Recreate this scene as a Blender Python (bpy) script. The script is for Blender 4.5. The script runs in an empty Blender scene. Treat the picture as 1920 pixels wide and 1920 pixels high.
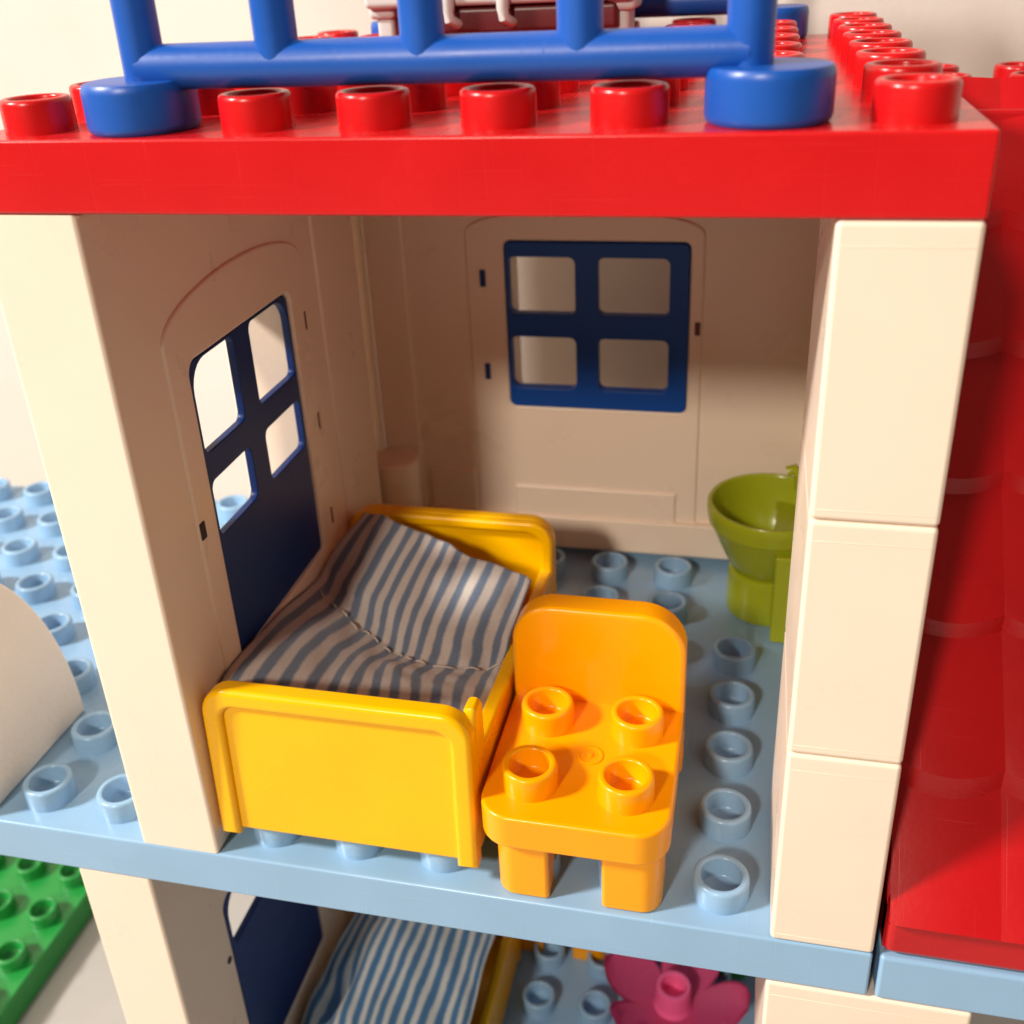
import bpy, bmesh, math, random
from mathutils import Vector, Matrix
random.seed(7)
S = 0.001                      # everything below is written in millimetres
scene = bpy.context.scene
COL = scene.collection

# ------------------------------------------------------------------ camera
cam_data = bpy.data.cameras.new('camera')
cam = bpy.data.objects.new('camera', cam_data); COL.objects.link(cam)
right = Vector((0.97353117, 0.22383595, -0.04620101))
down = Vector((0.05823752, -0.4384148, -0.89688397))
fwd = Vector((-0.22101009, 0.87045387, -0.43984612))
loc = Vector((-24.34, -122.22, 143.99)) * S
cam.matrix_world = Matrix(((right.x, -down.x, -fwd.x, loc.x),
                           (right.y, -down.y, -fwd.y, loc.y),
                           (right.z, -down.z, -fwd.z, loc.z), (0, 0, 0, 1)))
cam_data.sensor_width = 36
cam_data.lens = 1967.55 / 1920 * 36
cam_data.shift_x = (960 - 948.16) / 1920
cam_data.shift_y = -(960 - 870.97) / 1920
cam_data.clip_start = 0.004
cam_data.clip_end = 20
cam_data.dof.use_dof = True
cam_data.dof.focus_distance = 0.162
cam_data.dof.aperture_fstop = 26
scene.camera = cam

# ------------------------------------------------------------------ world: the dim warm room around the toy
world = bpy.data.worlds.new('World'); scene.world = world
world.use_nodes = True
bg = world.node_tree.nodes['Background']
bg.inputs['Color'].default_value = (1.0, 0.77, 0.58, 1)
bg.inputs['Strength'].default_value = 0.16

# ------------------------------------------------------------------ lamps
def lamp(name, frm, to, size, watts, color):
    l = bpy.data.lights.new(name, 'AREA'); l.shape = 'DISK'; l.size = size; l.energy = watts; l.color = color
    o = bpy.data.objects.new(name, l); COL.objects.link(o)
    o.location = Vector(frm) * S
    d = (Vector(to) - Vector(frm))
    o.rotation_euler = d.to_track_quat('-Z', 'Y').to_euler()
    return o
D = 1500
kd = Vector((0.727, 0.342, -0.595))
tgt = Vector((-60, 0, 60))
lamp('key_lamp', tgt - kd * D, tgt, 0.20, 36, (1.0, 0.945, 0.88))
lamp('second_lamp', (-330, -960, 690), tgt, 0.12, 9.5, (1.0, 0.87, 0.73))

scene.view_settings.view_transform = 'Standard'
scene.view_settings.look = 'None'
scene.view_settings.exposure = -0.14
scene.view_settings.gamma = 1.0
scene.view_settings.use_curve_mapping = False
scene.render.engine = 'CYCLES'
scene.cycles.use_denoising = True
scene.cycles.max_bounces = 10
scene.cycles.diffuse_bounces = 6
scene.cycles.glossy_bounces = 5
scene.cycles.sample_clamp_indirect = 6

# ------------------------------------------------------------------ materials
def base_mat(name):
    m = bpy.data.materials.new(name); m.use_nodes = True
    return m, m.node_tree, m.node_tree.nodes['Principled BSDF']
def N(nt, t, **kw):
    n = nt.nodes.new(t)
    for k, v in kw.items():
        if k in n.inputs: n.inputs[k].default_value = v
        else: setattr(n, k, v)
    return n
def plastic(name, col, rough=0.24, var=0.05, bump=0.02, sss=0.0, dust=0.0, spec=0.5):
    m, nt, b = base_mat(name)
    L = nt.links
    tc = N(nt, 'ShaderNodeTexCoord')
    n1 = N(nt, 'ShaderNodeTexNoise', Scale=55.0, Detail=4.0)
    n2 = N(nt, 'ShaderNodeTexNoise', Scale=900.0, Detail=3.0)
    L.new(tc.outputs['Object'], n1.inputs['Vector']); L.new(tc.outputs['Object'], n2.inputs['Vector'])
    cr = N(nt, 'ShaderNodeValToRGB')
    cr.color_ramp.elements[0].position = 0.3; cr.color_ramp.elements[1].position = 0.7
    cr.color_ramp.elements[0].color = (*[c * (1 - var) for c in col], 1)
    cr.color_ramp.elements[1].color = (*[min(1, c * (1 + var)) for c in col], 1)
    L.new(n1.outputs['Fac'], cr.inputs['Fac'])
    out = cr.outputs['Color']
    if dust:
        n3 = N(nt, 'ShaderNodeTexNoise', Scale=2600.0, Detail=2.0)
        L.new(tc.outputs['Object'], n3.inputs['Vector'])
        mr = N(nt, 'ShaderNodeMapRange'); mr.inputs['From Min'].default_value = 0.56; mr.inputs['From Max'].default_value = 0.75
        mr.inputs['To Max'].default_value = dust
        L.new(n3.outputs['Fac'], mr.inputs['Value'])
        mx = N(nt, 'ShaderNodeMixRGB'); mx.inputs['Color2'].default_value = (0.6, 0.5, 0.42, 1)
        ge = N(nt, 'ShaderNodeNewGeometry'); sx = N(nt, 'ShaderNodeSeparateXYZ'); L.new(ge.outputs['Normal'], sx.inputs['Vector'])
        up = N(nt, 'ShaderNodeMapRange'); up.inputs['From Min'].default_value = 0.8; up.inputs['From Max'].default_value = 0.95
        up.inputs['To Min'].default_value = 0.03; L.new(sx.outputs['Z'], up.inputs['Value'])
        mm = N(nt, 'ShaderNodeMath', operation='MULTIPLY'); L.new(mr.outputs['Result'], mm.inputs[0]); L.new(up.outputs['Result'], mm.inputs[1])
        L.new(mm.outputs[0], mx.inputs['Fac']); L.new(out, mx.inputs['Color1'])
        out = mx.outputs['Color']
    L.new(out, b.inputs['Base Color'])
    rr = N(nt, 'ShaderNodeMapRange'); rr.inputs['To Min'].default_value = rough * 0.75; rr.inputs['To Max'].default_value = rough * 1.35
    L.new(n1.outputs['Fac'], rr.inputs['Value'])
    sc = None
    for ang, sca in ((0.5, (2600, 40, 60)), (-0.35, (50, 60, 3000))):      # hairline scratches, two directions
        mp = N(nt, 'ShaderNodeMapping'); mp.inputs['Rotation'].default_value = (ang, ang * 0.7, ang); mp.inputs['Scale'].default_value = sca
        L.new(tc.outputs['Object'], mp.inputs['Vector'])
        ns = N(nt, 'ShaderNodeTexNoise', Scale=1.0, Detail=1.0); L.new(mp.outputs['Vector'], ns.inputs['Vector'])
        th = N(nt, 'ShaderNodeMapRange'); th.inputs['From Min'].default_value = 0.70; th.inputs['From Max'].default_value = 0.80
        L.new(ns.outputs['Fac'], th.inputs['Value'])
        if sc is None: sc = th.outputs['Result']
        else:
            ad = N(nt, 'ShaderNodeMath', operation='MAXIMUM'); L.new(sc, ad.inputs[0]); L.new(th.outputs['Result'], ad.inputs[1]); sc = ad.outputs[0]
    sm = N(nt, 'ShaderNodeMath', operation='MULTIPLY_ADD'); sm.inputs[1].default_value = 0.12
    L.new(sc, sm.inputs[0]); L.new(rr.outputs['Result'], sm.inputs[2]); L.new(sm.outputs[0], b.inputs['Roughness'])
    sb = N(nt, 'ShaderNodeMath', operation='MULTIPLY_ADD'); sb.inputs[1].default_value = -1.0
    L.new(sc, sb.inputs[0]); L.new(n2.outputs['Fac'], sb.inputs[2])
    bp = N(nt, 'ShaderNodeBump', Strength=bump, Distance=0.0004)
    L.new(sb.outputs[0], bp.inputs['Height']); L.new(bp.outputs['Normal'], b.inputs['Normal'])
    b.inputs['Specular IOR Level'].default_value = spec
    if sss:
        b.inputs['Subsurface Weight'].default_value = sss
        b.inputs['Subsurface Radius'].default_value = (1.0, 0.6, 0.35)
        b.inputs['Subsurface Scale'].default_value = 0.0012
    return m
M = {}
M['cream'] = plastic('cream_plastic', (0.84, 0.705, 0.57), 0.28, 0.02, 0.03)
M['cream_matte'] = plastic('matte_cream_plastic', (0.82, 0.76, 0.68), 0.6, 0.03, 0.25)
M['red'] = plastic('red_plastic', (0.58, 0.006, 0.008), 0.25, 0.05, 0.03, dust=0.14, spec=0.42)
M['blue'] = plastic('blue_plastic', (0.006, 0.085, 0.42), 0.35, 0.05, 0.05)
M['blue_shaded'] = plastic('shaded_blue_plastic', (0.003, 0.028, 0.16), 0.38, 0.04, 0.03, spec=0.3)  # blue plastic darkened to carry the door's indoor shade
M['pale_blue'] = plastic('pale_blue_plastic', (0.26, 0.44, 0.64), 0.22, 0.04, 0.03)
M['yellow'] = plastic('yellow_plastic', (0.93, 0.49, 0.0), 0.26, 0.03, 0.03, spec=0.36)
M['orange'] = plastic('orange_yellow_plastic', (0.94, 0.37, 0.0), 0.24, 0.03, 0.03, spec=0.38)
M['lime'] = plastic('lime_plastic', (0.36, 0.42, 0.015), 0.22, 0.05, 0.03)
M['green'] = plastic('green_plastic', (0.016, 0.26, 0.045), 0.28, 0.05, 0.03)
M['light_green'] = plastic('light_green_plastic', (0.22, 0.45, 0.12), 0.35, 0.05, 0.03)
M['pink'] = plastic('pink_plastic', (0.95, 0.15, 0.38), 0.25, 0.05, 0.03)
M['maroon'] = plastic('maroon_plastic', (0.10, 0.008, 0.010), 0.35, 0.1, 0.05)
M['white_table'] = plastic('white_table_laminate', (0.42, 0.39, 0.36), 0.45, 0.04, 0.1)
M['red_shaded'] = plastic('shaded_red_plastic', (0.46, 0.004, 0.007), 0.27, 0.06, 0.05, spec=0.4)  # same red plastic, with the slope's shade put into the colour
M['window_blue'] = plastic('window_blue_plastic', (0.004, 0.065, 0.34), 0.38, 0.04, 0.03, spec=0.3)
M['grey_white'] = plastic('grey_white_plastic', (0.58, 0.61, 0.60), 0.5, 0.03, 0.1)
M['dark'] = plastic('recess_shade', (0.02, 0.012, 0.02), 0.6, 0.05, 0.0)  # near-black colour painting the shade inside holes and slots

def wall_paint():
    m, nt, b = base_mat('wall_paint'); L = nt.links
    tc = N(nt, 'ShaderNodeTexCoord')
    n1 = N(nt, 'ShaderNodeTexNoise', Scale=22.0, Detail=6.0, Roughness=0.6)
    L.new(tc.outputs['Object'], n1.inputs['Vector'])
    cr = N(nt, 'ShaderNodeValToRGB')
    cr.color_ramp.elements[0].position = 0.3; cr.color_ramp.elements[0].color = (0.66, 0.60, 0.54, 1)
    cr.color_ramp.elements[1].position = 0.7; cr.color_ramp.elements[1].color = (0.72, 0.66, 0.60, 1)
    L.new(n1.outputs['Fac'], cr.inputs['Fac']); L.new(cr.outputs['Color'], b.inputs['Base Color'])
    b.inputs['Roughness'].default_value = 0.85
    n2 = N(nt, 'ShaderNodeTexNoise', Scale=700.0, Detail=3.0)
    L.new(tc.outputs['Object'], n2.inputs['Vector'])
    bp = N(nt, 'ShaderNodeBump', Strength=0.15, Distance=0.0004)
    L.new(n2.outputs['Fac'], bp.inputs['Height']); L.new(bp.outputs['Normal'], b.inputs['Normal'])
    return m
M['wall'] = wall_paint()

def striped(name, light, dark, period, duty=0.48):
    m, nt, b = base_mat(name); L = nt.links
    uv = N(nt, 'ShaderNodeUVMap'); uv.uv_map = 'UVMap'
    sep = N(nt, 'ShaderNodeSeparateXYZ'); L.new(uv.outputs['UV'], sep.inputs['Vector'])
    nz = N(nt, 'ShaderNodeTexNoise', Scale=14.0, Detail=3.0); L.new(uv.outputs['UV'], nz.inputs['Vector'])
    off = N(nt, 'ShaderNodeMath', operation='MULTIPLY'); off.inputs[1].default_value = 0.016
    L.new(nz.outputs['Fac'], off.inputs[0])
    ad = N(nt, 'ShaderNodeMath', operation='ADD'); L.new(sep.outputs['X'], ad.inputs[0]); L.new(off.outputs[0], ad.inputs[1])
    mu = N(nt, 'ShaderNodeMath', operation='MULTIPLY'); mu.inputs[1].default_value = period; L.new(ad.outputs[0], mu.inputs[0])
    pp = N(nt, 'ShaderNodeMath', operation='PINGPONG'); pp.inputs[1].default_value = 0.5; L.new(mu.outputs[0], pp.inputs[0])
    mr = N(nt, 'ShaderNodeMapRange'); mr.interpolation_type = 'SMOOTHSTEP'
    mr.inputs['From Min'].default_value = duty / 2 - 0.09; mr.inputs['From Max'].default_value = duty / 2 + 0.09
    L.new(pp.outputs[0], mr.inputs['Value'])
    mx = N(nt, 'ShaderNodeMixRGB'); mx.inputs['Color1'].default_value = (*dark, 1); mx.inputs['Color2'].default_value = (*light, 1)
    L.new(mr.outputs['Result'], mx.inputs['Fac'])
    # weave: colour flecks and relief
    mp = N(nt, 'ShaderNodeMapping'); mp.inputs['Scale'].default_value = (160, 200, 1); L.new(uv.outputs['UV'], mp.inputs['Vector'])
    wv = N(nt, 'ShaderNodeTexNoise', Scale=1.0, Detail=2.0); L.new(mp.outputs['Vector'], wv.inputs['Vector'])
    m2 = N(nt, 'ShaderNodeMixRGB', blend_type='MULTIPLY'); m2.inputs['Fac'].default_value = 1.0
    w2 = N(nt, 'ShaderNodeMapRange'); w2.inputs['To Min'].default_value = 0.72; w2.inputs['To Max'].default_value = 1.25
    L.new(wv.outputs['Fac'], w2.inputs['Value']); L.new(mx.outputs['Color'], m2.inputs['Color1']); L.new(w2.outputs['Result'], m2.inputs['Color2'])
    L.new(m2.outputs['Color'], b.inputs['Base Color'])
    b.inputs['Roughness'].default_value = 0.8
    b.inputs['Sheen Weight'].default_value = 0.3
    b.inputs['Specular IOR Level'].default_value = 0.2
    bp = N(nt, 'ShaderNodeBump', Strength=0.5, Distance=0.0003)
    L.new(wv.outputs['Fac'], bp.inputs['Height']); L.new(bp.outputs['Normal'], b.inputs['Normal'])
    return m
M['stripe_upper'] = striped('striped_cotton', (0.52, 0.48, 0.44), (0.13, 0.18, 0.26), 12.8)
M['stripe_lower'] = striped('striped_cotton_light', (0.66, 0.68, 0.68), (0.07, 0.20, 0.40), 13.5, 0.55)
M['thread'] = plastic('off_white_thread', (0.55, 0.49, 0.42), 0.8, 0.03, 0.0)

# ------------------------------------------------------------------ mesh helpers
def finish(name, me, mat, parent=None, loc=(0, 0, 0), rot=None, wn=True):
    me.materials.clear(); me.materials.append(M[mat])
    for p in me.polygons: p.use_smooth = True
    if wn: me.set_sharp_from_angle(angle=math.radians(42))
    o = bpy.data.objects.new(name, me); COL.objects.link(o)
    o.location = Vector(loc) * S
    if rot: o.rotation_euler = rot
    if parent: o.parent = parent
    if wn:
        w = o.modifiers.new('wn', 'WEIGHTED_NORMAL'); w.keep_sharp = True; w.weight = 100
    return o
def scaled(bm, name):
    bmesh.ops.scale(bm, vec=(S, S, S), verts=bm.verts)
    bmesh.ops.recalc_face_normals(bm, faces=bm.faces)
    me = bpy.data.meshes.new(name); bm.to_mesh(me); bm.free(); return me
def box_bm(x0, x1, y0, y1, z0, z1, r=0.5, seg=3):
    bm = bmesh.new()
    bmesh.ops.create_cube(bm, size=1)
    for v in bm.verts:
        v.co = Vector((x0 + (v.co.x + .5) * (x1 - x0), y0 + (v.co.y + .5) * (y1 - y0), z0 + (v.co.z + .5) * (z1 - z0)))
    if r > 0:
        bmesh.ops.bevel(bm, geom=list(bm.edges), offset=r, segments=seg, profile=0.5, affect='EDGES')
    return bm
def box(name, x0, x1, y0, y1, z0, z1, mat, parent=None, r=0.5, seg=3):
    return finish(name, scaled(box_bm(x0, x1, y0, y1, z0, z1, r, seg), name), mat, parent)
def rrect(x0, x1, y0, y1, r=0.0, rs=None, n=6):
    """outline of a rectangle; rs = radii at (x0,y0),(x1,y0),(x1,y1),(x0,y1)"""
    rs = rs or (r, r, r, r); pts = []
    cs = ((x0, y0, 1, 1, 180), (x1, y0, -1, 1, 270), (x1, y1, -1, -1, 0), (x0, y1, 1, -1, 90))
    for (cx, cy, sx, sy, a0), rr in zip(cs, rs):
        if rr <= 0: pts.append((cx, cy)); continue
        for i in range(n + 1):
            a = math.radians(a0 + 90 * i / n)
            pts.append((cx + sx * rr + rr * math.cos(a), cy + sy * rr + rr * math.sin(a)))
    return pts
def sheet(name, outlines, plane, d0, d1, mat, parent=None, bevel=0.4, res=2):
    """flat piece cut from outlines (first outer, rest holes), extruded from d0 to d1 along the plane's normal"""
    cu = bpy.data.curves.new('tmp', 'CURVE'); cu.dimensions = '2D'; cu.fill_mode = 'BOTH'
    bevel = min(bevel, abs(d1 - d0) / 2 - 0.01)
    cu.extrude = (abs(d1 - d0) / 2 - bevel); cu.bevel_depth = bevel; cu.offset = -bevel; cu.bevel_resolution = res
    for pts in outlines:
        sp = cu.splines.new('POLY'); sp.points.add(len(pts) - 1); sp.use_cyclic_u = True
        for p, q in zip(sp.points, pts): p.co = (q[0], q[1], 0, 1)
    o = bpy.data.objects.new('tmp', cu); COL.objects.link(o)
    dg = bpy.context.evaluated_depsgraph_get(); dg.update()
    me = bpy.data.meshes.new_from_object(o.evaluated_get(dg))
    bpy.data.objects.remove(o); bpy.data.curves.remove(cu)
    mid = (d0 + d1) / 2
    bm = bmesh.new(); bm.from_mesh(me); bpy.data.meshes.remove(me)
    bmesh.ops.remove_doubles(bm, verts=bm.verts, dist=0.0005)
    for v in bm.verts:
        a, b, c = v.co
        if plane == 'yz': v.co = Vector((mid + c, a, b))
        elif plane == 'xz': v.co = Vector((a, mid + c, b))
        else: v.co = Vector((a, b, mid + c))
    return finish(name, scaled(bm, name), mat, parent)
def lathe_bm(profile, n=32, cx=0, cy=0, cz=0):
    bm = bmesh.new(); rings = []
    for r, z in profile:
        if r < 1e-6: rings.append([bm.verts.new((cx, cy, cz + z))])
        else: rings.append([bm.verts.new((cx + r * math.cos(2 * math.pi * i / n), cy + r * math.sin(2 * math.pi * i / n), cz + z)) for i in range(n)])
    for a, b in zip(rings, rings[1:]):
        for i in range(n):
            j = (i + 1) % n
            if len(a) == 1 and len(b) == 1: continue
            if len(a) == 1: bm.faces.new((a[0], b[i], b[j]))
            elif len(b) == 1: bm.faces.new((a[i], a[j], b[0]))
            else: bm.faces.new((a[i], a[j], b[j], b[i]))
    return bm
def tube_bm(pts, r, n=14, cap=True):
    """round bar along a polyline; r a number or list"""
    bm = bmesh.new(); rings = []
    P = [Vector(p) for p in pts]
    for k, p in enumerate(P):
        t = (P[min(k + 1, len(P) - 1)] - P[max(k - 1, 0)]).normalized()
        up = Vector((0, 0, 1)) if abs(t.z) < 0.9 else Vector((1, 0, 0))
        u = t.cross(up).normalized(); w = t.cross(u)
        rr = r[k] if isinstance(r, (list, tuple)) else r
        rings.append([bm.verts.new(p + rr * (math.cos(2 * math.pi * i / n) * u + math.sin(2 * math.pi * i / n) * w)) for i in range(n)])
    for a, b in zip(rings, rings[1:]):
        for i in range(n): bm.faces.new((a[i], a[(i + 1) % n], b[(i + 1) % n], b[i]))
    if cap: bm.faces.new(rings[0]); bm.faces.new(rings[-1])
    return bm
def obj(name, bm, mat, parent=None, wn=True): return finish(name, scaled(bm, name), mat, parent, wn=wn)
def tag(o, label, cat, group=None, kind=None):
    if label: o['label'] = label
    if cat: o['category'] = cat
    if group: o['group'] = group
    if kind: o['kind'] = kind
    return o
def thing(name, label, cat, loc=(0, 0, 0), rot=(0, 0, 0), group=None):
    o = bpy.data.objects.new(name, None); COL.objects.link(o)
    o.location = Vector(loc) * S; o.rotation_euler = rot; o.empty_display_size = 0.005
    return tag(o, label, cat, group)
def copy_tree(o, parent=None):
    c = o.copy(); COL.objects.link(c); c.parent = parent
    for ch in list(o.children): copy_tree(ch, c)
    return c

# a hollow stud, shared mesh per colour
STUD = [(4.7, -0.15), (4.7, 0.25), (4.66, 3.7), (4.58, 4.05), (4.4, 4.3), (4.15, 4.4), (3.75, 4.4), (3.5, 4.3), (3.4, 4.05), (3.34, 0.7), (3.0, 0.45), (0, 0.45)]
_stud = {}
def stud(mat, parent, x, y, z):
    if mat not in _stud:
        me = scaled(lathe_bm(STUD, 36), 'stud_' + mat); me.materials.append(M[mat])
        for p in me.polygons: p.use_smooth = True
        _stud[mat] = me
    o = bpy.data.objects.new('stud', _stud[mat]); COL.objects.link(o); o.parent = parent
    o.location = Vector((x, y, z)) * S
    return o

# ------------------------------------------------------------------ setting
tb = box('table', -1500, 1500, -900, 151, -164, -134.4, 'white_table', r=2); tag(tb, None, None, kind='structure')
bm = bmesh.new()
for v in ((-3000, 152, -164.2), (3000, 152, -164.2), (3000, 152, 1800), (-3000, 152, 1800)): bm.verts.new(v)
bm.verts.ensure_lookup_table(); bm.faces.new(bm.verts)
wl = obj('wall', bm, 'wall', wn=False); tag(wl, None, None, kind='structure')

# ------------------------------------------------------------------ plates
def plate(name, label, x0, x1, y0, y1, ztop, mat, studs, r=0.5):
    t = thing(name, label, 'toy plate', (0, 0, 0))
    box('plate_body', x0 + .12, x1 - .12, y0 + .1, y1 - .1, ztop - 9.55, ztop, mat, t, r=r)
    for (x, y) in studs: stud(mat, t, x, y, ztop)
    return t
G = lambda a, b: [a + 16 * i for i in range(int(round((b - a) / 16)) + 1)]
# upper floor: studs inside the room and on the ledge outside the door wall; none under bricks
fl = []
for y in G(8, 120):
    for x in G(-248, -8):
        if -128 < x < -112: continue                        # door wall
        if x > -16 and y < 112: continue                    # right wall
        if x > -128 and y > 112: continue                   # back wall
        if x < -160 and y < 32 and x > -224: continue       # curved block
        if x > -32 and 80 < y < 112: continue               # wash basin
        fl.append((x, y))
plate('floor_plate', 'long pale blue studded plate that is the floor of the upper bedroom', -256, 0, 0, 128, 0, 'pale_blue', fl)
plate('floor_plate', 'pale blue plate under the red shingled roof, right of the bedroom floor', 0.9, 128, 0, 128, -0.2, 'pale_blue', [], r=0.7)
lo = [(x, y) for y in G(8, 104) for x in G(-104, -24) if not (x < -80 and y < 84)]
plate('floor_plate', 'pale blue studded floor plate of the lower room under the pink flower', -256 + 96, 0, 0, 128, -124.8, 'pale_blue', lo)
gs = [(x, y) for y in G(8, 120) for x in G(-280, -232)]
plate('green_plate', 'green studded plate lying on the white table at lower left', -288, -224, 0, 128, -124.8, 'green', gs)
rs = []
for y in G(8, 120):
    for x in G(-120, -8):
        if y in (8, 120) and x in (-104, -24): continue     # under the fence feet
        rs.append((x, y))
plate('roof_plate', 'red studded plate forming the flat roof over the bedroom', -128, 0, 0, 128, 124.8, 'red', rs, r=0.45)

# ------------------------------------------------------------------ right wall: three tall bricks, and the brick below
def brick(label, x0, x1, y0, y1, z0, z1, g='cream bricks'):
    t = box('cream_brick', x0 + .1, x1 - .1, y0 + .1, y1, z0 + .06, z1 - .06, 'cream', r=0.75, seg=4)
    tag(t, label, 'toy brick', g)
    for z in (z0 + 1.6, z1 - 3.0):
        box('mould_line', x0 + .9, x1 - .9, y0 + .06, y0 + .5, z - .07, z + .07, 'cream', t, r=0.02, seg=1)
    return t
brick('bottom cream brick of the right wall, standing on the pale blue floor', -16, 0, 0, 32, 0, 38.4)
brick('middle cream brick of the right wall between two other cream bricks', -16, 0, 0, 32, 38.4, 76.8)
brick('top cream brick of the right wall, directly under the red roof', -16, 0, 0, 32, 76.8, 115.2)
brick('wide cream brick at lower right under the two pale blue plates', -16, 16, 0, 32, -48.2, -9.8)
sp = box('side_wall_panel', -3, -0.3, 32.4, 111, 0.1, 115, 'cream', r=0.4)
tag(sp, 'thin cream side wall behind the green basin at the room\'s right', 'wall panel')

# ------------------------------------------------------------------ door wall (thing with parts), and a copy below
def door_wall(label, loc=(0, 0, 0), lower=False):
    t = thing('door_wall', label, 'wall panel', loc)
    op = lambda: rrect(19.8, 59.8, 29.0, 86.8, rs=(1.2, 1.2, 2.5, 2.5))
    sheet('wall_body', [rrect(0.2, 96, 0.05, 115.1), op()], 'yz', -127.9, -112.4, 'cream', t, bevel=0.8, res=4)
    # arched surround
    if not lower: surround_pts(t, op)
    rear_and_door(t, lower)
    return t
def surround_pts(t, op):
    pts = [(13.5, 4.0), (67.5, 4.0)]
    for i in range(25):
        a = math.pi * i / 24
        pts.append((40.5 + 27 * math.cos(a), 91.2 + 7.4 * math.sin(a) ** 0.9))
    sheet('arched_surround', [pts, op()], 'yz', -113.4, -111.95, 'cream', t, bevel=0.7, res=4)
def rear_and_door(t, lower):
    sheet('rear_strip', [rrect(74.0, 95.9, 0.06, 115.05)], 'yz', -113.4, -111.9, 'cream', t, bevel=0.7, res=4)
    lo_row = [] if lower else [rrect(21.2, 36.4, 54.2, 64.6, 1.5), rrect(42.7, 58.9, 54.2, 64.6, 1.5)]
    zb = 72.2 if lower else 70.0
    sheet('door', [rrect(20.1, 59.5, 29.3, 86.5, rs=(1, 1, 2, 2))] + lo_row +
          [rrect(21.2, 36.4, zb, 85.9, rs=(1.5, 1.5, 1.5, 5.0)), rrect(42.7, 58.9, zb, 85.9, rs=(1.5, 1.5, 5.0, 1.5))],
          'yz', -114.2, -112.6, 'blue_shaded', t, bevel=0.25)
    if lower:
        obj('latch_hole_shade', tube_bm([(-113, 17.6, 71.9), (-112.2, 17.6, 71.9)], 0.8, 16), 'dark', t)  # solid dark plug, stands for the shade in a hole
    else:
        box('latch_slot_shade', -113.0, -111.75, 13.9, 15.5, 57.4, 60.6, 'dark', t, r=0.2)  # solid dark block, no cut slot: its shade as colour
        for z in (79, 57, 34.4): box('hinge_slot_shade', -113.0, -111.75, 65.0, 65.5, z - 1.9, z + 1.9, 'maroon', t, r=0.1)  # solid maroon strips painting the shade of the slots
door_wall('tall cream wall with a blue four-pane door on the left of the bedroom')
door_wall('cream wall with a blue door of the lower room, left of the lower bed', (-16, 0, -124.8), True)

# corner behind the door wall
cp = thing('corner_post', 'cream corner post with rounded step between door wall and window wall', 'wall panel')
box('post_body', -127.8, -118.5, 96.2, 111.8, 0.1, 115, 'cream', cp, r=0.5)
bm = lathe_bm([(0, 29.6), (5.2, 29.6), (6.2, 29.2), (6.5, 28.6), (6.5, 25.0), (6.1, 24.6), (6.1, 24.2), (6.4, 23.8), (6.2, 12), (5.0, 6), (4.5, 0.1), (0, 0.1)], 32, -111.3, 105.2)
obj('rounded_step', bm, 'cream', cp)

# ------------------------------------------------------------------ window wall at the back
ww = thing('window_wall', 'cream rear wall with a blue four-pane window behind the bed', 'wall panel')
hole = lambda: rrect(-82.1, -38.7, 41.5, 83.2, 1.6)
sheet('wall_body', [rrect(-127.8, -0.4, 2.3, 115.1), hole()], 'xz', 114.2, 127.8, 'cream', ww, bevel=0.3)
sheet('pilaster', [rrect(-116.5, -106.2, 2.4, 115.05)], 'xz', 112.2, 115, 'cream', ww, bevel=0.9, res=3)
pts = [(-91.5, 11.0), (-35.5, 11.0)]
for i in range(25):
    a = math.pi * i / 24
    pts.append((-63.5 + 28 * math.cos(a), 84.5 + 6.0 * math.sin(a) ** 0.8))
sheet('arched_surround', [pts, hole()], 'xz', 113.6, 115, 'cream', ww, bevel=0.55, res=4)
box('base_ledge', -105.6, -3.2, 111.9, 115, 2.2, 11.4, 'cream', ww, r=0.5)
box('low_panel', -105.0, -92.2, 113.5, 115, 11.0, 22.6, 'cream', ww, r=0.6, seg=4)
box('low_panel', -82.0, -40.5, 112.9, 115, 10.8, 19.6, 'cream', ww, r=0.65, seg=4)
wf = sheet('window_frame', [rrect(-82.0, -38.8, 41.6, 83.1, 1.6),
                            rrect(-81.2, -65.3, 46.6, 59.8, 1.6), rrect(-59.9, -43.3, 46.6, 59.8, 1.6),
                            rrect(-81.2, -65.3, 65.6, 79.4, 1.6), rrect(-59.9, -43.3, 65.6, 79.4, 1.6)],
           'xz', 113.3, 116.5, 'window_blue', ww, bevel=0.35)
for z in (74.1, 50.5): box('hinge_pin', -88.2, -86.8, 113.2, 114.5, z - 2.1, z + 2.1, 'blue_shaded', ww, r=0.2)
box('latch_slot_shade', -37.3, -36.0, 113.3, 114.5, 61.4, 64.6, 'maroon', ww, r=0.2)  # solid maroon block in place of a slot's shade

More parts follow.
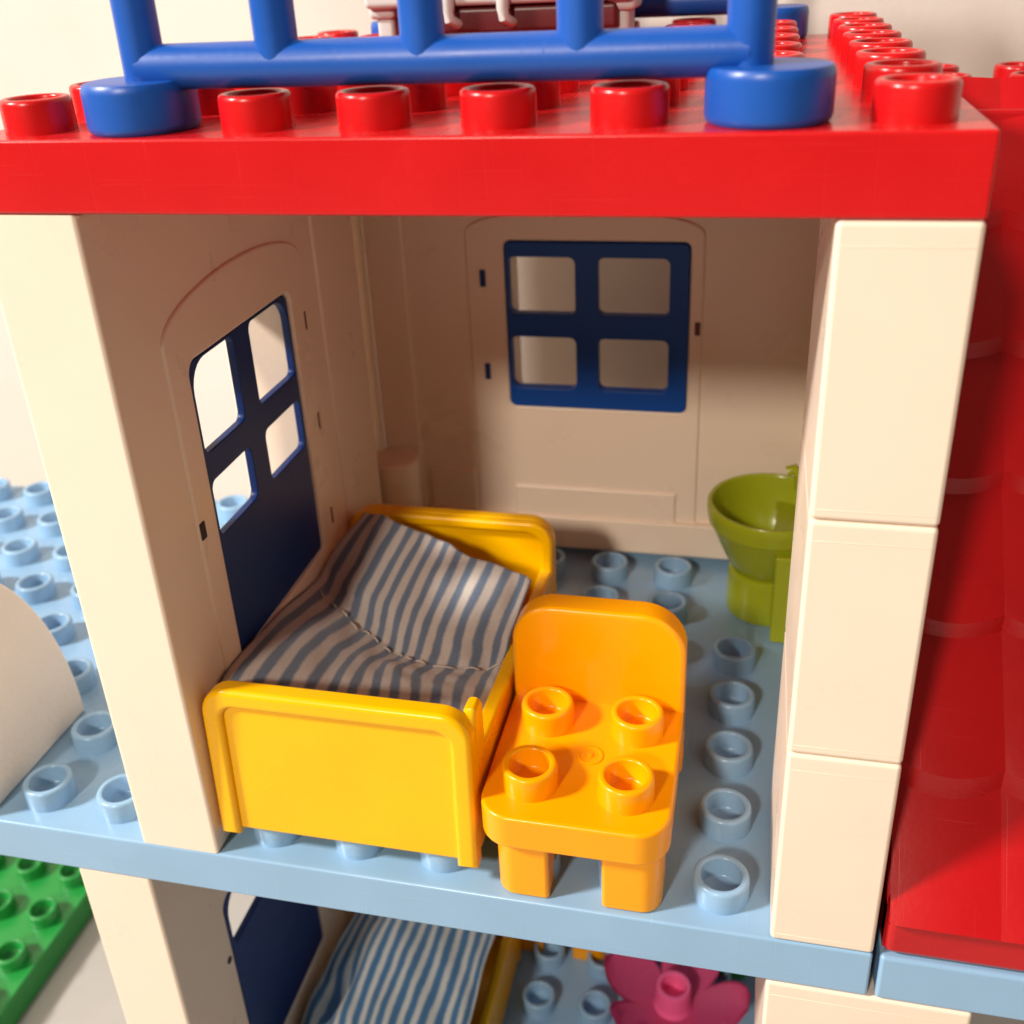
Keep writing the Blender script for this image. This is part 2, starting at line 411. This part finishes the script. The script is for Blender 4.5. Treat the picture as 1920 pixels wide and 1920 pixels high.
# ------------------------------------------------------------------ red shingled roof on the right
rt = thing('shingled_roof', 'steep red shingled roof slope standing right of the cream brick wall', 'toy roof')
ZK = lambda k: 9.5 + 17.75 * k
YK = lambda z: (z - 10.2) / 1.145
def shingle_bm(x0, x1, k):
    """one convex tile of row k: bulging across, lower edge scalloped, thick lip"""
    bm = bmesh.new(); nu, nv = 14, 6
    z0, z1 = ZK(k), ZK(k + 1) + 3.0
    w = x1 - x0; top = []
    nrm = Vector((0, -0.753, 0.658)); tan = Vector((0, 0.658, 0.753))
    for j in range(nv + 1):
        row = []
        for i in range(nu + 1):
            u = 2 * i / nu - 1
            bul = 0.75 * (1 - abs(u) ** 2.0)
            zb = z0 - (1.6 * (1 - u * u) if k else 0.8)
            t = j / nv
            z = zb + (z1 - zb) * t
            P = Vector((x0 + w * i / nu, YK(z), z))
            lift = bul * (1.0 if k else 0.35) + (3.0 if k else 0.25) * (1 - t) ** 1.15 - 0.3
            if j == 0: lift -= (0.25 if k else 0.2)
            row.append(bm.verts.new(P + nrm * lift))
        top.append(row)
    low = []
    for i in range(nu + 1):
        v = top[0][i].co
        low.append(bm.verts.new(v + (Vector((0, 0.3, -4.6)) if k else -nrm * 2.5)))
    rows = [low] + top
    for a, b in zip(rows, rows[1:]):
        for i in range(nu): bm.faces.new((a[i], a[i + 1], b[i + 1], b[i]))
    return bm
for c in range(3):
    for k in range(0, 6):
        obj('shingle', shingle_bm(1.0 + 16 * c + (0.0 if c else 0.3), 17.0 + 16 * c, k), 'red_shaded', rt)
# core under the shingles: prism
bm = bmesh.new()
prof = [(1.1, 0.1), (1.0, 8.2), (YK(114.0) - 0.4, 113.2), (127, 113.2), (127, 0.1)]
A = [bm.verts.new((1.2, y + (0.5 if z > 5 else 0), z)) for y, z in prof]; B = [bm.verts.new((49, y + (0.5 if z > 5 else 0), z)) for y, z in prof]
bm.faces.new(A); bm.faces.new(B)
for i in range(5): bm.faces.new((A[i], A[(i + 1) % 5], B[(i + 1) % 5], B[i]))
bmesh.ops.bevel(bm, geom=list(bm.edges), offset=0.5, segments=2, affect='EDGES')
obj('roof_core', bm, 'red_shaded', rt)
box('front_lip', 1.2, 49, 0.4, 6, 0.15, 10.4, 'red_shaded', rt, r=1.6, seg=4)
box('ridge', 1.2, 49, YK(114) - 2, 127, 110.5, 114.3, 'red_shaded', rt, r=0.8)
for x in (9, 25, 41):
    for y in (104, 120): stud('red_shaded', rt, x, y, 114.3)

# ------------------------------------------------------------------ blue fences on the roof
def fence():
    t = thing('fence', 'blue bar fence with round feet along the front edge of the red roof', 'toy fence', (0, 8, 124.8), group='blue fences on the roof')
    xs = [-102.8, -84.0, -65.0, -45.8, -26.4]
    obj('rail', tube_bm([(-102.8, 0, 7.7), (-26.4, 0, 7.7)], 2.8, 24), 'blue', t)
    obj('rail', tube_bm([(-102.8, 0, 33), (-26.4, 0, 33)], 2.05, 24), 'blue', t)
    for x in xs:
        obj('post', tube_bm([(x, 0, 5.9 if x in (xs[0], xs[-1]) else 7.7), (x, 0, 35)], 2.72, 24), 'blue', t)
    for x in (-104.2, -24.0):
        obj('foot', lathe_bm([(0, 6.3), (6.3, 6.3), (6.9, 6.15), (7.2, 5.7), (7.3, 5.0), (7.3, 1.0), (7.15, 0.4), (6.8, 0.05), (0, 0.05)], 40, x, 0, 0), 'blue', t)
    return t
f1 = fence()
f2 = copy_tree(f1); f2.location = Vector((0, 120, 124.8)) * S
f2['label'] = 'blue bar fence along the rear edge of the red roof, near the wall'

# ------------------------------------------------------------------ bed (thing with parts)
def bed(label, loc, rot):
    t = thing('bed', label, 'toy bed', loc, rot, 'yellow beds')
    W, H, LN = 47.4, 31.0, 75.0
    sheet('foot_board', [rrect(1.2, W - 1.2, 0.8, H - 0.8, rs=(0.6, 0.6, 4.6, 4.6))], 'xz', 1.2, 3.2, 'yellow', t, bevel=0.4)
    # raised rim, an upside-down U
    out = rrect(0, W, 0, H, rs=(0, 0, 5.2, 5.2), n=8)
    inn = rrect(3.6, W - 3.6, -0.0, H - 3.6, rs=(0, 0, 2.4, 2.4), n=8)
    u = [(0.0, 0.0), (3.6, 0.0)] + [p for p in inn[2:][::-1]] + [(W - 3.6, 0), (W, 0)] + out[2:]
    sheet('foot_rim', [u], 'xz', 0.0, 4.0, 'yellow', t, bevel=1.0, res=4)
    sheet('head_board', [rrect(0, W, 0, H, rs=(0, 0, 5.5, 5.5), n=8)], 'xz', LN - 3.0, LN, 'yellow', t, bevel=0.6, res=3)
    u2 = [(0, 0)] + [(2.6, 0)] + rrect(2.6, W - 2.6, 0, H - 2.6, rs=(0, 0, 3.4, 3.4), n=8)[2:][::-1] + [(W - 2.6, 0), (W, 0)] + out[2:]
    sheet('head_rim', [u2], 'xz', LN - 5.0, LN - 2.8, 'yellow', t, bevel=0.8, res=3)
    for x0 in (0.2, W - 2.6):
        box('side_rail', x0 - (0.5 if x0 > 9 else 0), x0 + 2.5, 3.6, LN - 2.9, 1.0, 19.4, 'yellow', t, r=0.8)
    box('base', 2.5, W - 2.5, 3.4, LN - 2.95, 3.0, 9.0, 'yellow', t, r=0.4)
    for x0, sgn in ((W - 2.1, 1),):
        pts = [(3.0, 15.0), (3.0, 28.6), (4.0, 30.2), (7.2, 30.2), (8.4, 28.8), (9.0, 18.0), (8.0, 15.0)]
        sheet('grip_tab', [pts], 'yz', x0, x0 + 2.2, 'yellow', t, bevel=0.8, res=3)
    return t
tilt = -math.radians(3.2)
bed('yellow bed beside the door in the upper bedroom, left of the chair', (-111.7, 1.2, 4.3), (tilt, 0, 0))
bed('yellow bed in the lower room, mostly hidden under the pale blue floor', (-80.3, 88, -124.7), (0, 0, math.pi))

# ------------------------------------------------------------------ blankets
def catmull(P, t):
    n = len(P) - 1; f = min(max(t, 0), 1) * n; i = min(int(f), n - 1); f -= i
    p0, p1, p2, p3 = P[max(i - 1, 0)], P[i], P[i + 1], P[min(i + 2, n)]
    return 0.5 * ((2 * p1) + (p2 - p0) * f + (2 * p0 - 5 * p1 + 4 * p2 - p3) * f * f + (3 * p1 - p0 - 3 * p2 + p3) * f ** 3)
def blanket(name, label, rows, mat, wr, nu=72, nv=80, thick=0.9):
    rows = [[Vector(p) for p in r] for r in rows]
    bm = bmesh.new(); uvl = bm.loops.layers.uv.new('UVMap'); grid = []; uvs = {}
    for j in range(nv + 1):
        t = j / nv; line = []
        for i in range(nu + 1):
            s = i / nu
            p = catmull([catmull(r, s) for r in rows_T(rows, t)], s) if False else catmull([catmull([rows[a][b] for a in range(len(rows))], t) for b in range(len(rows[0]))], s)
            p = p + wr(s, t)
            v = bm.verts.new(p); uvs[v] = (s, t); line.append(v)
        grid.append(line)
    for j in range(nv):
        for i in range(nu):
            f = bm.faces.new((grid[j][i], grid[j][i + 1], grid[j + 1][i + 1], grid[j + 1][i]))
            for l in f.loops: l[uvl].uv = uvs[l.vert]
    bmesh.ops.scale(bm, vec=(S, S, S), verts=bm.verts)
    me = bpy.data.meshes.new(name); bm.to_mesh(me); bm.free()
    o = finish(name, me, mat, None, wn=False)
    so = o.modifiers.new('thickness', 'SOLIDIFY'); so.thickness = thick * S; so.offset = -1
    tag(o, label, 'blanket', 'striped blankets')
    return o, rows
def g(x, c, w): return math.exp(-((x - c) / w) ** 2)
rowsU = [[(-111.5, 5.5, 27), (-96, 5.5, 22), (-81, 6, 16), (-67.2, 8, 14)],
         [(-111.7, 12, 31), (-96, 16, 27.8), (-81, 20, 24), (-67.2, 22, 20.8)],
         [(-111.7, 32, 29.4), (-95.5, 28, 26.8), (-82, 26.5, 24.2), (-67.2, 30, 21.4)],
         [(-111.4, 53.0, 25.4), (-94, 38, 24.0), (-81, 32, 22.8), (-67.2, 36.5, 21.2)],
         [(-110.6, 60, 28.2), (-95, 47, 27), (-81.5, 42, 26), (-66.8, 45, 23.4)],
         [(-105.2, 68, 34.6), (-92.5, 63.5, 33.0), (-80, 59.5, 31), (-65.6, 56.5, 27.2)]]
def wrU(s, t):
    z = 0.16 * math.sin(43 * s + 21 * t) * math.sin(13 * t + 4 * s) + 0.35 * math.sin(9 * s + 5 * t) + 0.30 * math.sin(17 * s - 8 * t + 1) + 0.2 * math.sin(31 * s + 3 * t)
    z += 0.45 * g(t, 0.6, 0.022) * math.sin(60 * s) * 0.5                      # puckers at the seam
    z -= 0.25 * g(t, 0.60, 0.02)                                               # the seam pulled in
    z += 1.0 * g(s, 0.06, 0.06) * g(t, 0.86, 0.06) - 1.0 * g(s, 0.13, 0.04) * g(t, 0.8, 0.08)
    z += 0.8 * g(s, 0.86, 0.04) * g(t, 0.88, 0.08) - 0.8 * g(s, 0.93, 0.03) * g(t, 0.9, 0.07)
    x = 0.5 * math.sin(6 * t + 2) * math.sin(math.pi * s) + 0.9 * g(s, 0.1, 0.1) * g(t, 0.84, 0.07) + 0.5 * math.sin(14 * t) * g(s, 0.85, 0.12) * (t > .6) * min(1, (t - .6) * 8)
    return Vector((x, 0, z))
bu, RU = blanket('blanket', 'blue and off-white striped blanket crumpled on the upper yellow bed', rowsU, 'stripe_upper', wrU)
def surf(rows, wr, s, t):
    return catmull([catmull([rows[a][b] for a in range(len(rows))], t) for b in range(len(rows[0]))], s) + wr(s, t)
# hand stitches along the seam, one joined part
bm = bmesh.new()
def add_bm(dst, src):
    me = bpy.data.meshes.new('t'); src.to_mesh(me); src.free(); dst.from_mesh(me); bpy.data.meshes.remove(me)
s = 0.06
while s < 0.97:
    l = random.uniform(0.03, 0.05) if s < 0.7 else random.uniform(0.06, 0.1)
    tt = 0.575 + random.uniform(-0.006, 0.006)
    pts = []
    for k in range(5):
        q = s + l * k / 4
        pts.append(surf(RU, wrU, min(q, 1), tt + 0.004 * math.sin(q * 40)) + Vector((0, 0, 0.15 + 0.35 * math.sin(math.pi * k / 4))))
    add_bm(bm, tube_bm(pts, 0.17, 6)); s += l + random.uniform(0.02, 0.04)
st = obj('stitching', bm, 'thread', bu, wn=False)

rowsL = [[(-126.5, 6, -108), (-112, 6, -104), (-97, 6, -102), (-83, 6, -104)],
         [(-127, 30, -103), (-112, 30, -97), (-97, 30, -96), (-83.2, 30, -99)],
         [(-126, 46, -99), (-112, 44, -95), (-97, 46, -93.5), (-83, 47, -97)],
         [(-125, 60, -98), (-112, 60, -92), (-97, 60, -92), (-83, 60, -96)],
         [(-124, 80, -100), (-112, 80, -96), (-97, 80, -95), (-83, 80, -98)]]
def wrL(s, t):
    z = 0.5 * math.sin(11 * s + 4 * t) + 0.4 * math.sin(19 * s - 6 * t)
    z -= 8.0 * g(s, 0.19 + 0.25 * (t - 0.55), 0.045) * g(t, 0.52, 0.13)
    z += 0.5 * math.sin(27 * s + 9 * t) * math.sin(12 * t) + 2.4 * g(s, 0.06, 0.08) * g(t, 0.45, 0.1) + 1.6 * g(s, 0.3, 0.06) * g(t, 0.45, 0.12)
    z += 1.6 * g(s, 0.9, 0.05) * g(t, 0.55, 0.2)
    return Vector((0.8 * math.sin(8 * t + 3 * s) * math.sin(math.pi * s) + 1.2 * g(s, .12, .1) * g(t, .5, .1), 0, z))
blanket('blanket', 'light blue and white striped blanket on the bed in the lower room', rowsL, 'stripe_lower', wrL)

# ------------------------------------------------------------------ chair (thing with parts)
def chair(label, loc, rotz):
    t = thing('chair', label, 'toy chair', loc, (0, 0, rotz), 'yellow chairs')
    ox, oy = -48, 16           # local origin at the chair's middle
    sh = lambda pts: [(a - ox, b - oy) for a, b in pts]
    sheet('seat', [sh(rrect(-63.6, -32.3, -0.6, 33.5, rs=(5.5, 5.5, 1, 1), n=8))], 'xy', 12.4, 19.0, 'orange', t, bevel=0.7, res=4)
    sheet('backrest', [[(a - ox, b) for a, b in rrect(-63.6, -32.3, 4.0, 39.0, rs=(1.3, 1.3, 8, 8), n=10)]], 'xz', 30.2 - oy, 35.6 - oy, 'orange', t, bevel=0.9, res=4)
    for (x0, x1, rr) in ((-61.2, -52.0, (3.4, .8, .8, .8)), (-43.2, -33.4, (.8, 3.4, .8, .8))):
        sheet('leg', [sh(rrect(x0, x1, 1.2, 11.0, rs=rr, n=6))], 'xy', 0.05, 12.6, 'orange', t, bevel=0.5, res=3)
        sheet('leg', [sh(rrect(x0, x1, 24.0, 32.0, .8))], 'xy', 0.05, 12.6, 'orange', t, bevel=0.5, res=3)
    for x in (-56, -40):
        for y in (8, 24): stud('orange', t, x - ox, y - oy, 19.0)
    bm = lathe_bm([(2.3, 18.9), (2.3, 19.16), (2.1, 19.25), (1.8, 19.16), (1.7, 18.95), (0.6, 18.95), (0.5, 19.3), (0, 19.35)], 28, -47.2 - ox, 16.2 - oy)
    obj('mould_mark', bm, 'orange', t)
    return t
chair('orange-yellow chair with four studs on its seat, beside the upper bed', (-48, 16, 0), 0)
chair('yellow chair in the lower room, only its feet showing behind the lower bed', (-70, 103.2, -124.8), 0)

# ------------------------------------------------------------------ lime wash basin
wb = thing('wash_basin', 'lime green round basin on a pedestal in the right rear corner', 'toy basin', (-17.6, 96, 0))
obj('bowl', lathe_bm([(6.0, 10.5), (8.4, 12.0), (10.2, 15.5), (12.2, 20.0), (13.5, 23.2), (13.7, 23.6), (14.1, 23.8), (14.5, 26.5), (14.5, 28.0), (14.2, 28.5), (13.5, 28.5), (13.1, 28.1), (12.6, 25.5), (10.6, 19.5), (8.0, 15.0), (4.0, 13.4), (0, 13.2)], 48), 'lime', wb)
obj('pedestal', lathe_bm([(0, 11.5), (8.2, 11.5), (8.8, 11.0), (9.0, 9.5), (9.0, 0.6), (8.8, 0.1), (0, 0.1)], 40), 'lime', wb)
box('back_column', 1.2, 13.8, -15.2, 15.2, 0.1, 22.5, 'lime', wb, r=0.6)
box('splash_back', 6.5, 14.0, -15.0, 15.0, 22.6, 35.5, 'lime', wb, r=0.8)
obj('tap', tube_bm([(5.5, -6, 35), (5.2, -6, 38.5), (4.0, -6, 39.8), (2.6, -6, 39.2)], 1.2, 14), 'lime', wb)

# ------------------------------------------------------------------ curved cream block on the left ledge
pts = [(0.2, 0.1), (32.2, 0.1)]
for i in range(33):
    a = math.pi / 2 * i / 32
    pts.append((0.2 + 32.2 * math.cos(a), 0.8 + 50.5 * math.sin(a)))
cb = sheet('curved_block', [pts], 'yz', -223, -160.3, 'cream_matte', None, bevel=0.8, res=3)
tag(cb, 'large matte cream quarter-round block on the blue ledge outside the door wall', 'toy block')

# ------------------------------------------------------------------ cream bench on the roof, bricks under it
rb = thing('roof_bench', 'grey-white toy bench with maroon underside on the red roof behind the front fence', 'toy bench', (0, 104, 124.8))
box('bench_top', -104.5, -50.2, -8, 8, 9.6, 22, 'grey_white', rb, r=1.2)
box('underside', -97, -53.0, -6.5, 7, 4.2, 9.5, 'maroon', rb, r=1.2)
for x, sx in ((-101.5, -1), (-52.6, 1)):
    bm = box_bm(x - 2.8, x + 2.8, -6, 6, 7.6, 11.5, 1.0)
    obj('leg', bm, 'grey_white', rb)
    obj('leg_end', box_bm(x - 1.9 - sx * .4, x + 1.9 - sx * .4, -5, 5, 0.1, 9, 1.0), 'grey_white', rb)
for x in (-86.6, -75.4):
    obj('hook', tube_bm([(x, -8.4, 15), (x, -8.6, 9.0), (x, -8.2, 7.4), (x + 1.2, -6.6, 6.3), (x + 2.6, -3, 6.0)], [1.3, 1.3, 1.2, 1.0, 0.7], 14), 'grey_white', rb)
t = thing('green_brick', 'small green brick under the grey-white bench on the red roof', 'toy brick', (-72, 104, 124.8))
box('brick_body', -9, 9, -4, 6, 4.5, 5.6, 'green', t, r=0.3)
box('light_end', -13.2, -9.1, -5, 5, 0.1, 5.4, 'light_green', t, r=0.4)

# ------------------------------------------------------------------ pink flower in the lower room
fw = thing('flower', 'pink toy flower with cupped petals standing in the lower room', 'toy flower', (-34.6, 73, -124.8))
def petal_bm(a0, R=20.0, wmax=8.4):
    bm = bmesh.new(); nu, nv = 14, 12; gr = []
    ca, sa = math.cos(a0), math.sin(a0)
    for j in range(nv + 1):
        q = j / nv; row = []
        wid = 3.6 + (wmax - 3.6) * math.sin(math.pi * 0.5 * min(1, q / 0.62)) ** 1.2
        if q > 0.62: wid = wmax * math.sqrt(max(0.0, 1 - ((q - 0.62) / 0.40) ** 2))
        for i in range(nu + 1):
            u = 2 * i / nu - 1
            lx = 2.0 + (R - 2.0) * q; ly = wid * u
            z = 8.0 + 7.0 * q ** 1.7 + 2.6 * u * u * q
            row.append(bm.verts.new((lx * ca - ly * sa, lx * sa + ly * ca, z)))
        gr.append(row)
    for j in range(nv):
        for i in range(nu): bm.faces.new((gr[j][i], gr[j][i + 1], gr[j + 1][i + 1], gr[j + 1][i]))
    bmesh.ops.solidify(bm, geom=list(bm.faces), thickness=1.8)
    return bm
for a in (158, 72, -8, -80, 232):
    obj('petal', petal_bm(math.radians(a)), 'pink', fw, wn=False)
obj('flower_stud', lathe_bm([(4.7, 9.5), (4.7, 15.4), (4.4, 16), (3.6, 16), (3.3, 15.6), (3.2, 11.5), (0, 11.4)], 32), 'pink', fw)
obj('flower_base', lathe_bm([(0, 0.1), (6, 0.1), (6, 6), (4.5, 10.5), (0, 10.6)], 24), 'pink', fw)
pl = thing('leafy_stem', 'dark green leaf piece behind the pink flower in the lower room', 'toy plant', (-22, 96, -124.8))
box('stem', -7, 7, -6, 6, 0.1, 14, 'green', pl, r=1.5)
for a in (0.4, 2.6): obj('leaf', box_bm(-10 if a > 1 else 2, -2 if a > 1 else 11, -8, 4, 12, 15, 1.2), 'green', pl)
